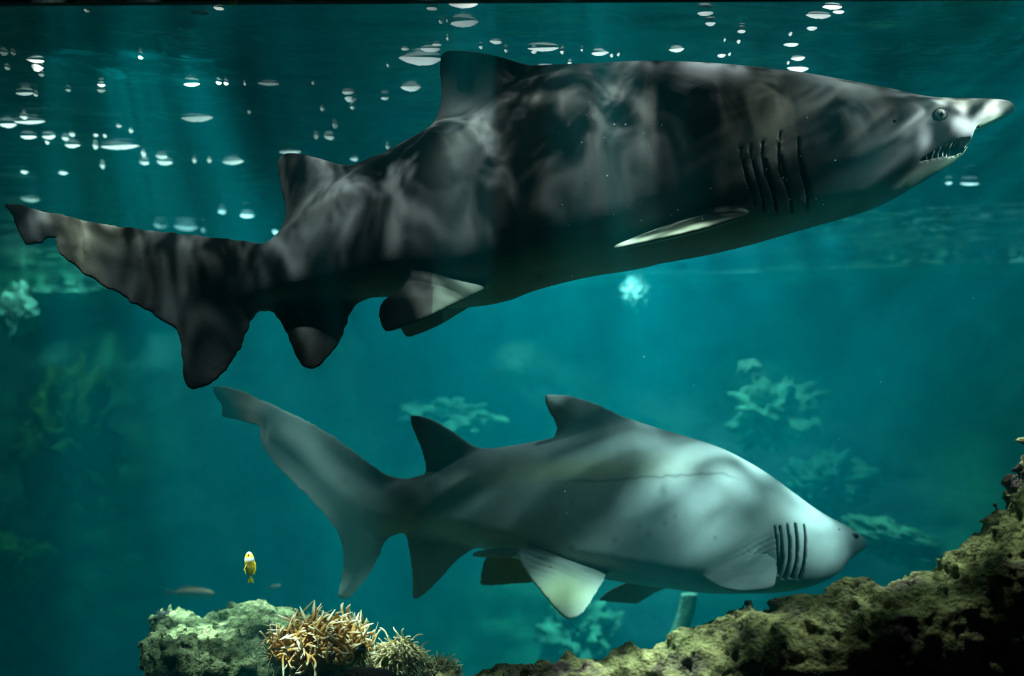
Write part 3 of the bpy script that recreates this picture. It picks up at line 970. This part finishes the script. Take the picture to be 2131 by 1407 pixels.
# rear lobe of the pelvic fin
S2.paired([(1090, 1140, 3.14), (1072, 1160, 3.13), (1040, 1160, 3.15), (985, 1161, 3.20), (980, 1152, 3.21), (1000, 1144, 3.20), (1050, 1138, 3.17)], 0.010, 0.03, 0.012)
pec2 = [(1455, 1198, 3.10), (1475, 1207, 3.04), (1500, 1221, 2.98), (1540, 1231, 2.93), (1590, 1233, 2.90), (1614, 1224, 2.90), (1618, 1195, 2.95), (1616, 1165, 3.02), (1600, 1150, 3.07), (1560, 1158, 3.10), (1500, 1185, 3.11)]
S2.paired(pec2, 0.014, 0.05, 0.02)
pec2f = [(1480, 1205, 3.45), (1420, 1215, 3.52), (1372, 1224, 3.58), (1330, 1250, 3.66), (1270, 1279, 3.74), (1204, 1295, 3.78), (1222, 1272, 3.76), (1250, 1240, 3.70), (1275, 1218, 3.65), (1370, 1190, 3.50), (1450, 1190, 3.44)]
S2.paired(pec2f, 0.012, 0.05, 0.02)
G2 = [([(1612, 1094), (1617, 1130), (1619, 1165), (1616, 1195)], [0.8, 1.2, 1.2, 0.8]), ([(1622, 1092), (1627, 1130), (1627, 1165), (1619, 1197)], [0.8, 1.6, 4, 3]),
      ([(1637, 1088), (1643, 1125), (1643, 1165), (1631, 1203)], [0.8, 2, 2.2, 2.6]), ([(1654, 1088), (1659, 1125), (1658, 1165), (1646, 1204)], [0.8, 2, 2, 3]),
      ([(1673, 1092), (1676, 1125), (1674, 1165), (1662, 1204)], [0.6, 1.2, 1.8, 2.6])]
G2 = [([S2.near(*p) for p in ln], hw) for ln, hw in G2]
for ln, hw in G2:
    S2.groove(ln, np.array(hw) + 0.8, 0.012)
S2.wrinkles(1568, 1152, 44, 22, -24, 10, 0.0034)
S2.wrinkles(1140, 1160, 50, 18, 20, 9, 0.003)


def color2(px, py, V, sx, sy):
    x, y, z = V[:, 0], V[:, 1], V[:, 2]
    c = np.repeat(np.array([[0.30, 0.34, 0.34]]), len(px), 0)
    lat = np.interp(px, [830, 1100, 1250, 1400, 1500, 1650, 1800], [1045, 1005, 1000, 990, 985, 1030, 1120])   # lateral line
    band = np.exp(-((py - lat + 22) / 26) ** 2) * np.exp(-((px - 1190) / 200) ** 2)
    c = c * (1 + band[:, None] * np.array([0.10, 0.06, -0.25]))
    nz = fbm(x * 40, y * 10, z * 40, 2, 4)
    lin = np.exp(-((py - lat - 3 * nz) / 2.6) ** 2) * np.clip((px - 1100) / 120, 0, 1) * np.clip((1560 - px) / 60, 0, 1)
    c = c * (1 - 0.45 * lin[:, None])
    fin = np.exp(-(((px - 1170) / 75) ** 2 + ((py - 1235) / 55) ** 2)) * (y < -0.1)
    c = c * (1 + fin[:, None] * np.array([0.15, 0.12, -0.35]))
    low = (np.clip((py - 1205) / 15, 0, 1) * (px > 1610))[:, None]
    c = c * (1 + low * np.array([0.0, -0.05, -0.45]))
    tail_shade = np.clip((1120 - px) / 250, 0, 1)[:, None]  # upper shark's shadow put into the skin colour of the rear
    c = c * (1 - 0.7 * tail_shade)
    rust = (y > 0.12)[:, None] * (py > 1150)[:, None]
    c = np.where(rust, c * np.array([1.0, 0.62, 0.35]), c)
    tip = (np.clip((560 - px) / 60, 0, 1))[:, None]
    c = c * (1 + tip * np.array([0.1, -0.35, -0.55]))
    mott = np.clip(0.5 + 0.5 * fbm(x * 8, y * 8, z * 8, 3, 33), 0, 1)[:, None]
    c = c * (0.9 + 0.2 * mott)
    for ex, ey, rx, ry, a in ((1380, 1020, 8, 14, .4), (1190, 1047, 6, 10, .3), (1384, 1088, 5, 7, .4), (1280, 1124, 7, 6, .4), (1350, 1112, 4, 6, .35), (1488, 1120, 3, 5, .5), (1405, 1075, 4, 6, .3), (1190, 1140, 6, 7, .3),
                              (720, 1000, 7, 8, .3), (1330, 1096, 3, 5, .3)):
        m = (np.abs(px - ex) < 60) & (np.abs(py - ey) < 60)
        c[m] *= (1 - a * np.exp(-((px[m] - ex) / rx) ** 2 - ((py[m] - ey) / ry) ** 2))[:, None]
    return c


shark2 = empty('shark', (0, D2, -0.4), 'paler grey shark with yellowish flank, swimming low over the rock ledge', 'shark', 'ragged-tooth sharks')
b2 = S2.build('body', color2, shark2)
b2.location = (0, 0, 0.4)
for ln, hw in G2:
    for side in (-1, 1):
        on1(gill_part(S2, ln, hw, shark2, 0.009, side), S2, shark2)
for side in (-1, 1):
    e = obj('eye', sphere_mesh('eye', 0.0105, scale=(1.2, 0.7, 0.9)), MAT['rim'], shark2)
    place(e, S2, 1779, 1116, shark2, side, -0.001)
    pu = obj('pupil', sphere_mesh('pupil', 0.005, scale=(1, 0.6, 1)), MAT['dark'], e)
    pu.location = (0.002, side * 0.006, 0.001)
    sp = obj('spiracle', sphere_mesh('spiracle', 0.003, scale=(1.2, 0.4, 0.8)), MAT['dark'], shark2)
    place(sp, S2, 1746, 1102, shark2, side, -0.0005)


# ------------------------------------------------------------------ rocks
def rock(name, poly, Dc, yc, hy, voxel, rnd, amp, seed, colors, label, cat='rock', shear=0.0):
    k = Dc / F
    pl = np.array([((a - CX) * k, (HZ - b) * k) for a, b in poly])
    lo = pl.min(0) - 0.08; hi = pl.max(0) + 0.08
    gx = np.arange(lo[0], hi[0], voxel, dtype=np.float32)
    gz = np.arange(lo[1], hi[1], voxel, dtype=np.float32)
    gy = np.arange(yc - hy - 0.08, yc + hy + 0.08, voxel, dtype=np.float32)
    X2, Z2 = np.meshgrid(gx, gz, indexing='ij')
    d2 = poly_sdf(rounded(pl, 1), X2, Z2)
    dy = np.abs(gy - yc) - hy
    f = smax(np.broadcast_to(d2[:, None, :], (len(gx), len(gy), len(gz))), np.broadcast_to(dy[None, :, None], (len(gx), len(gy), len(gz))), rnd).astype(np.float32)
    m = np.abs(f) < 0.09
    I, J, K = np.nonzero(m)
    x, y, z = gx[I], gy[J], gz[K]
    big = fbm(x * 7, y * 7, z * 7, 3, seed)
    fine = fbm(x * 34, y * 34, z * 34, 3, seed + 9)
    f[m] += amp * (0.55 * big - 0.1) + amp * 0.62 * fine
    V, Fc = surface_nets(f, (gx[0], gy[0], gz[0]), voxel)
    # drop loose crumbs: keep the largest connected piece
    lab = np.arange(len(V))
    e = np.concatenate([Fc[:, [0, 1]], Fc[:, [1, 2]], Fc[:, [2, 3]], Fc[:, [3, 0]]])
    while True:
        m_ = np.minimum(lab[e[:, 0]], lab[e[:, 1]])
        new = lab.copy()
        np.minimum.at(new, e[:, 0], m_); np.minimum.at(new, e[:, 1], m_)
        new = new[new]
        if (new == lab).all():
            break
        lab = new
    main = np.bincount(lab).argmax()
    keep = lab == main
    Fc = Fc[keep[Fc[:, 0]]]
    remap = np.cumsum(keep) - 1
    V = V[keep]; Fc = remap[Fc]
    V[:, 0] += shear * (V[:, 1] - yc)
    me = mesh_from(name, V, Fc)
    a = np.clip(0.5 + 0.6 * fbm(V[:, 0] * 9, V[:, 1] * 9, V[:, 2] * 9, 4, seed + 3), 0, 1)[:, None]
    b = np.clip(fbm(V[:, 0] * 14 + 5, V[:, 1] * 14, V[:, 2] * 14, 3, seed + 5) * 1.2 - 0.1, 0, 1)[:, None]
    c = (1 - a) * np.array(colors[0]) + a * np.array(colors[1])
    c = (1 - b) * c + b * np.array(colors[2])
    set_color(me, c)
    return obj(name, me, MAT['rock'], None, label, cat)


rock('rock_ledge', [(860, 1480), (920, 1416), (1000, 1398), (1080, 1383), (1180, 1371), (1300, 1358), (1385, 1341), (1400, 1312), (1480, 1293), (1530, 1264), (1600, 1252), (1650, 1238), (1720, 1225), (1800, 1225),
                    (1880, 1214), (1945, 1202), (1968, 1168), (2030, 1128), (2072, 1080), (2092, 1020), (2117, 960), (2135, 928), (2230, 800), (2300, 800), (2300, 1560), (860, 1560)],
     2.22, 2.13, 0.12, 0.0055, 0.09, 0.03, 50, [(0.17, 0.19, 0.08), (0.36, 0.36, 0.16), (0.12, 0.09, 0.09)],
     'long dark rock ledge with mossy lit rim rising to the right edge')
rock('rock_outcrop', [(352, 1300), (358, 1280), (372, 1268), (400, 1266), (450, 1272), (500, 1280), (560, 1274), (640, 1268), (690, 1284), (760, 1330), (830, 1372), (900, 1400), (960, 1420), (960, 1560), (490, 1560), (445, 1420), (400, 1375), (360, 1335)],
     3.24, 3.03, 0.24, 0.006, 0.06, 0.036, 70, [(0.17, 0.21, 0.10), (0.40, 0.42, 0.22), (0.06, 0.08, 0.05)],
     'pale lit rock outcrop at lower left carrying the anemones', shear=-0.31)
hump = rock('dark_hump', [(640, 1440), (690, 1412), (720, 1398), (755, 1392), (790, 1398), (820, 1412), (860, 1440), (860, 1500), (640, 1500)],
            2.08, 2.08, 0.06, 0.006, 0.05, 0.006, 90, [(0.006, 0.005, 0.005), (0.008, 0.006, 0.006), (0.005, 0.005, 0.005)],
            'small smooth black hump at the bottom edge in front of the anemones')  # black stand-in for a dark silhouette, taken for a visitor's head


# ------------------------------------------------------------------ anemones
def tentacle_mesh(seed, Ln, r0, bend, wav, cols, tipr=0.75):
    r = random.Random(seed)
    n, m = 9, 6
    vs, fs, col = [], [], []
    a0 = r.uniform(0, 6.28)
    for a in range(n + 1):
        s = a / n
        cx = bend * s * s * Ln + wav * Ln * math.sin(s * 6 + a0) * s
        cy = wav * Ln * math.cos(s * 5 + a0) * s
        cz = Ln * (s - 0.28 * bend * s * s)
        rr = r0 * (1 - (1 - tipr) * s)
        if a == n: rr *= 0.35
        for b in range(m):
            th = 2 * PI * b / m
            vs.append((cx + rr * math.cos(th), cy + rr * math.sin(th), cz))
            col.append(np.array(cols[0]) * (1 - s) + np.array(cols[1]) * s if s < 0.8 else np.array(cols[2]))
    for a in range(n):
        for b in range(m):
            fs.append((a * m + b, a * m + (b + 1) % m, (a + 1) * m + (b + 1) % m, (a + 1) * m + b))
    fs.append(tuple(range(n * m, n * m + m)))
    me = mesh_from('tentacle', vs, fs)
    set_color(me, np.array(col))
    me.materials.append(MAT['tentacle'])
    return me


def anemone(loc, size, n, Ln, r0, cols, label, disc_col, seed, flow=(0, 0, 0), bend=0.8, wav=0.12, spread=1.0):
    r = random.Random(seed)
    root = empty('sea_anemone', loc, label, 'anemone', 'sea anemones on the outcrop')
    disc = sphere_mesh('oral_disc', 1, 28, 14, (size[0], size[1], size[2]))
    co = np.array([v.co[:] for v in disc.vertices])
    co *= (1 + 0.12 * fbm(co[:, 0] * 25, co[:, 1] * 25, co[:, 2] * 25, 2, seed))[:, None]
    disc.vertices.foreach_set('co', co.astype(np.float32).ravel())
    set_color(disc, np.tile(np.array([disc_col]), (len(co), 1)))
    obj('oral_disc', disc, MAT['tentacle'], root)
    ms_ = [tentacle_mesh(seed * 100 + k, Ln * r.uniform(0.7, 1.15), r0 * r.uniform(0.85, 1.15), bend * r.uniform(0.6, 1.3), wav, cols) for k in range(12)]
    for k in range(n):
        # golden-angle spread over the upper dome
        u = (k + 0.5) / n
        zc = 1 - u * (1.05 + 0.1 * spread)
        ph = k * 2.39996 + r.uniform(-.3, .3)
        rad = math.sqrt(max(0, 1 - zc * zc))
        d = Vector((rad * math.cos(ph), rad * math.sin(ph), zc))
        p = Vector((d.x * size[0], d.y * size[1], d.z * size[2])) * 0.96
        nrm = Vector((d.x / size[0], d.y / size[1], d.z / size[2])).normalized()
        dr = (nrm + Vector(flow) + Vector((r.uniform(-.35, .35), r.uniform(-.35, .35), r.uniform(-.2, .3)))).normalized()
        o = bpy.data.objects.new('tentacle', ms_[k % 12])
        C.objects.link(o)
        o.parent = root
        qt = dr.to_track_quat('Z', 'Y') @ Matrix.Rotation(r.uniform(0, 6.28), 3, 'Z').to_quaternion()
        o.rotation_mode = 'QUATERNION'
        o.rotation_quaternion = qt
        o.location = p
        s_ = r.uniform(0.8, 1.15)
        o.scale = (s_, s_, s_)
    return root


anemone(P(670, 1352, 2.80), (0.105, 0.085, 0.050), 290, 0.058, 0.0048, [(0.55, 0.29, 0.07), (0.68, 0.40, 0.12), (0.92, 0.80, 0.55)],
        'wide golden brown anemone with long wavy tentacles on the outcrop', (0.30, 0.18, 0.06), 3, (0.0, -0.15, -0.25), 1.0, 0.24)
anemone(P(832, 1376, 2.80), (0.052, 0.05, 0.052), 280, 0.045, 0.0026, [(0.62, 0.50, 0.26), (0.80, 0.68, 0.42), (0.92, 0.86, 0.66)],
        'pale cream shaggy anemone to the right of the golden brown one', (0.42, 0.34, 0.18), 5, (-0.1, -0.35, -1.0), 0.5, 0.14)
anemone(P(918, 1404, 2.80), (0.04, 0.04, 0.028), 150, 0.028, 0.0022, [(0.52, 0.41, 0.20), (0.66, 0.55, 0.30), (0.85, 0.76, 0.52)],
        'small beige anemone at the low right end of the outcrop', (0.32, 0.26, 0.12), 8, (0.1, -0.1, 0.1), 0.8, 0.14)

# finger coral behind the brown anemone
fc = empty('finger_coral', P(735, 1312, 2.98), 'yellow-green finger coral with four stubby fingers behind the brown anemone', 'coral')
for k, (px, py, ln_) in enumerate(((722, 1306, 0.036), (742, 1306, 0.046), (757, 1310, 0.044), (768, 1312, 0.026))):
    m_ = tentacle_mesh(900 + k, ln_, 0.0052, 0.2 if k < 2 else -0.15, 0.05, [(0.42, 0.40, 0.12), (0.50, 0.47, 0.16), (0.62, 0.58, 0.25)], 0.7)
    o = obj('finger', m_, None, fc)
    o.location = P(px, py, 2.98) - fc.location
# fluffy white tuft on the outcrop's left corner
tw = empty('tube_worm', P(340, 1279, 3.1), 'small fluffy white tube worm on the left corner of the outcrop', 'worm')
tm = [tentacle_mesh(950 + k, 0.017, 0.0011, 0.6, 0.2, [(0.62, 0.6, 0.62), (0.7, 0.68, 0.7), (0.85, 0.84, 0.85)], 0.6) for k in range(4)]
for k in range(34):
    o = bpy.data.objects.new('frond', tm[k % 4])
    C.objects.link(o)
    o.parent = tw
    a = k * 2.4
    d = Vector((math.cos(a) * 0.8, math.sin(a) * 0.8, 0.3 + 1.2 * (k % 5) / 5)).normalized()
    o.rotation_mode = 'QUATERNION'
    o.rotation_quaternion = d.to_track_quat('Z', 'Y')
    o.location = (0.006 * math.cos(a), 0.006 * math.sin(a), 0)


# ------------------------------------------------------------------ fish
def fish(loc, length, rot, pal, label, group=None, detail=True, slim=1.0):
    """body swims along +x; height z, width y"""
    root = empty('fish', loc, label, 'fish', group)
    root.rotation_euler = rot
    root.scale = (1, 1, slim)
    n, m = 18, 14
    vs, fs, col = [], [], []
    for a in range(n + 1):
        s = a / n
        hgt = 0.23 * length * (math.sin(PI * min(1, s ** 0.75)) ** 0.8 if 0 < s < 1 else 0) + 0.028 * length * (s > .6) + 0.002 * length
        wid = 0.42 * hgt
        x = length * (0.5 - s * 0.82)
        for b in range(m):
            th = 2 * PI * b / m
            vs.append((x, wid * math.cos(th), hgt * math.sin(th)))
            col.append(pal(s, math.sin(th)))
    for a in range(n):
        for b in range(m):
            fs.append((a * m + b, a * m + (b + 1) % m, (a + 1) * m + (b + 1) % m, (a + 1) * m + b))
    fs.append(tuple(range(m))); fs.append(tuple(reversed(range(n * m, n * m + m))))
    me = mesh_from('body', vs, fs)
    set_color(me, np.array(col))
    obj('body', me, MAT['fish'], root)

    def fin(name, pts, thick, c):
        k = len(pts)
        v = [(x, y + thick, z) for x, y, z in pts] + [(x, y - thick, z) for x, y, z in pts]
        f = [tuple(range(k)), tuple(reversed(range(k, 2 * k)))] + [(a, (a + 1) % k + k * 0, (a + 1) % k + k, a + k)[::-1] for a in range(k)]
        mm = mesh_from(name, v, f, smooth=False)
        set_color(mm, np.tile(np.array([c]), (2 * k, 1)))
        obj(name, mm, MAT['fish'], root)
    Ln = length
    fin('tail_fin', [(-0.30 * Ln, 0, 0.03 * Ln), (-0.42 * Ln, 0, 0.13 * Ln), (-0.52 * Ln, 0, 0.14 * Ln), (-0.46 * Ln, 0, 0.0), (-0.52 * Ln, 0, -0.14 * Ln), (-0.42 * Ln, 0, -0.13 * Ln), (-0.30 * Ln, 0, -0.03 * Ln)], 0.006 * Ln, pal(0.99, 0))
    fin('dorsal_fin', [(0.22 * Ln, 0, 0.19 * Ln), (0.10 * Ln, 0, 0.31 * Ln), (-0.08 * Ln, 0, 0.31 * Ln), (-0.24 * Ln, 0, 0.22 * Ln), (-0.22 * Ln, 0, 0.08 * Ln), (0.0, 0, 0.18 * Ln)], 0.006 * Ln, pal(0.8, 1))
    fin('anal_fin', [(-0.02 * Ln, 0, -0.2 * Ln), (-0.10 * Ln, 0, -0.30 * Ln), (-0.22 * Ln, 0, -0.24 * Ln), (-0.22 * Ln, 0, -0.08 * Ln)], 0.006 * Ln, pal(0.85, -1))
    if detail:
        for sd in (-1, 1):
            k = [(0.10 * Ln, sd * 0.09 * Ln, -0.02 * Ln), (0.02 * Ln, sd * 0.20 * Ln, 0.02 * Ln), (-0.08 * Ln, sd * 0.23 * Ln, -0.02 * Ln), (-0.06 * Ln, sd * 0.17 * Ln, -0.10 * Ln), (0.05 * Ln, sd * 0.09 * Ln, -0.09 * Ln)]
            fin('pectoral_fin', k, 0.006 * Ln, pal(0.85, 0))
            e = obj('eye', sphere_mesh('eye', 0.03 * Ln, 12, 8), MAT['dark'], root)
            e.location = (0.38 * Ln, sd * 0.052 * Ln, 0.045 * Ln)
    return root


def yellow_banded(s, up):
    if s < 0.10: return np.array([0.80, 0.72, 0.40])
    if 0.24 < s < 0.38: return np.array([0.85, 0.88, 0.92])
    if s > 0.62: return np.array([0.85, 0.68, 0.03])
    return np.array([0.80, 0.50, 0.05]) if up > -0.2 else np.array([0.85, 0.66, 0.06])


def dark_banded(s, up):
    if 0.25 < s < 0.36: return np.array([0.45, 0.55, 0.75])
    if s > 0.75 or up < -0.5: return np.array([0.75, 0.55, 0.04])
    return np.array([0.18, 0.14, 0.07])


def orange(s, up):
    return np.array([0.75, 0.22, 0.10])


fish(P(520, 1180, 2.75), 0.078, (0.15, -PI / 2 + 0.12, PI / 2 + 0.75), yellow_banded, 'yellow anemonefish with white band hanging nose-up over the outcrop', 'anemonefish')
fish(P(750, 1362, 2.54), 0.052, (0.0, -PI / 2 + 0.25, 0.35), dark_banded, 'dark anemonefish with yellow belly nestled among brown tentacles', 'anemonefish')
fish(P(802, 1380, 2.56), 0.034, (0.0, -PI / 2 + 0.2, 0.5), lambda s, u: np.array([0.85, 0.66, 0.04]), 'small bright yellow fish between the brown and cream anemones', 'anemonefish')
fish(P(486, -8, 2.04), 0.034, (0.0, PI / 2, 0.4), yellow_banded, 'fish shape standing in for a yellow and white reflection at the top edge', 'anemonefish')  # reflection in the surface, built as a small fish
fish(P(395, 1234, 5.6), 0.25, (0.0, 0.05, 0.1), orange, 'larger blurred orange fish above the left end of the outcrop', 'distant orange fish', False, 0.45)
fish(P(570, 1221, 5.8), 0.075, (0.0, -0.1, 0.2), orange, 'tiny blurred orange fish right of the nose-up yellow one', 'distant orange fish', False, 0.45)


# ------------------------------------------------------------------ growth on the far wall
def clump(px, py, d, w_, h_, dep, col, seed, label, name='algae_clump', cat='algae', rough=0.35, tilt=0.0, hang=False):
    loc = P(px, py, d)
    me = sphere_mesh(name, 1, 90, 60)
    co = np.array([v.co[:] for v in me.vertices])
    nz = 0.8 * fbm(co[:, 0] * 2.4, co[:, 1] * 2.4, co[:, 2] * 2.4, 2, seed) + 0.55 * fbm(co[:, 0] * 7, co[:, 1] * 7, co[:, 2] * 7, 3, seed + 2)
    co *= (1 + rough * nz)[:, None]
    W = w_ / F * d / 2; Hh = h_ / F * d / 2
    if hang:
        co[:, 0] *= np.where(co[:, 2] < 0, 1 + 0.65 * co[:, 2], 1)
    co = co * np.array([W, dep, Hh])
    me.vertices.foreach_set('co', co.astype(np.float32).ravel())
    me.update()
    v = np.clip(0.5 + 0.5 * fbm(co[:, 0] * 9, co[:, 1] * 9, co[:, 2] * 9, 3, seed + 1), 0, 1)[:, None]
    set_color(me, np.array(col) * (0.35 + 0.6 * v))
    o = obj(name, me, MAT['algae'], None, label, cat, 'growth on the far wall')
    o.location = loc
    o.rotation_euler = (0, tilt, 0)
    return o


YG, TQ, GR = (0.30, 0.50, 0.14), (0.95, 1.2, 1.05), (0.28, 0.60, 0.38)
clump(1610, 860, 7.9, 150, 120, 0.2, GR, 11, 'bushy green algae clump on the far wall above the lower shark', rough=0.6)
clump(1562, 770, 7.9, 45, 36, 0.12, (0.40, 0.62, 0.42), 12, 'small pale algae tuft just above the bushy green clump', rough=0.4)
clump(1320, 612, 8.2, 60, 75, 0.15, (0.7, 0.95, 0.85), 13, 'bright turquoise sheet standing in for a reflection at the far waterline', rough=0.25, tilt=0.15)  # waterline reflection built as a pale clump
clump(40, 655, 9.6, 60, 120, 0.2, TQ, 14, 'pale turquoise drip standing in for lit rock and reflection under the far left ledge', rough=0.3, hang=True)  # brightness of lit rock and its reflection put into the colour
clump(930, 872, 8.6, 170, 70, 0.3, GR, 15, 'low green algae mound behind the lower shark second fin', rough=0.6)
clump(135, 930, 9.4, 150, 230, 0.25, (0.20, 0.36, 0.12), 16, 'tall yellow-green weed column on the far left wall', rough=0.6)
clump(40, 1165, 9.0, 110, 90, 0.2, YG, 17, 'yellow-green weed bush low at the far left edge', rough=0.6)
clump(1850, 1125, 6.4, 190, 70, 0.3, (0.14, 0.36, 0.22), 18, 'dim green weed bank beyond the lower shark snout', rough=0.4, tilt=0.25)
clump(1715, 1010, 7.6, 150, 110, 0.2, (0.12, 0.34, 0.22), 19, 'dim green algae patch behind the lower shark head', rough=0.6)
clump(1210, 1330, 7.2, 120, 130, 0.3, (0.16, 0.40, 0.26), 20, 'dim green weed patch low between the two rocks', rough=0.6)
# upright pale blade behind the ledge
n = 14
vs, fs = [], []
for a in range(n + 1):
    s = a / n
    px = 1408 + 26 * s + 4 * math.sin(3 * s); py = 1330 - 95 * s
    p = P(px, py, 4.6)
    ww = (20 - 3 * s) / F * 4.6
    for dx, dy in ((-ww, 0), (0, -0.018), (ww, 0), (0, 0.018)):
        vs.append((p.x + dx, p.y + dy, p.z))
for a in range(n):
    for b in range(4):
        fs.append((a * 4 + b, a * 4 + (b + 1) % 4, (a + 1) * 4 + (b + 1) % 4, (a + 1) * 4 + b))
fs += [(3, 2, 1, 0), (4 * n, 4 * n + 1, 4 * n + 2, 4 * n + 3)]
me = mesh_from('kelp_blade', vs, fs)
set_color(me, np.tile(np.array([[0.50, 0.92, 0.66]]), (len(vs), 1)))
obj('kelp_blade', me, MAT['algae'], None, 'upright pale green kelp blade behind the rock ledge, below the lower shark', 'kelp')

# motes drifting in the water
sv, sf = [], []
bs = sphere_mesh('mote', 1, 6, 4)
bv = np.array([v.co[:] for v in bs.vertices]); bf = [tuple(p.vertices) for p in bs.polygons]
for k in range(90):
    px, py = (rng.uniform(1150, 1750), rng.uniform(190, 470)) if k < 60 else (rng.uniform(0, 2131), rng.uniform(100, 1300))
    d = rng.uniform(2.1, 2.3)
    p = np.array(P(px, py, d)); r = rng.uniform(0.0006, 0.0015)
    o_ = len(sv) * 1
    base_i = sum(len(x) for x in sv)
    sv.append(bv * r + p)
    sf += [tuple(i_ + base_i for i_ in f_) for f_ in bf]
obj('drifting_motes', mesh_from('drifting_motes', np.concatenate(sv), sf), simple('mote', (0.45, 0.6, 0.6), 0.6), None, 'tiny pale specks drifting in the water before the larger shark', 'particles', kind='stuff')
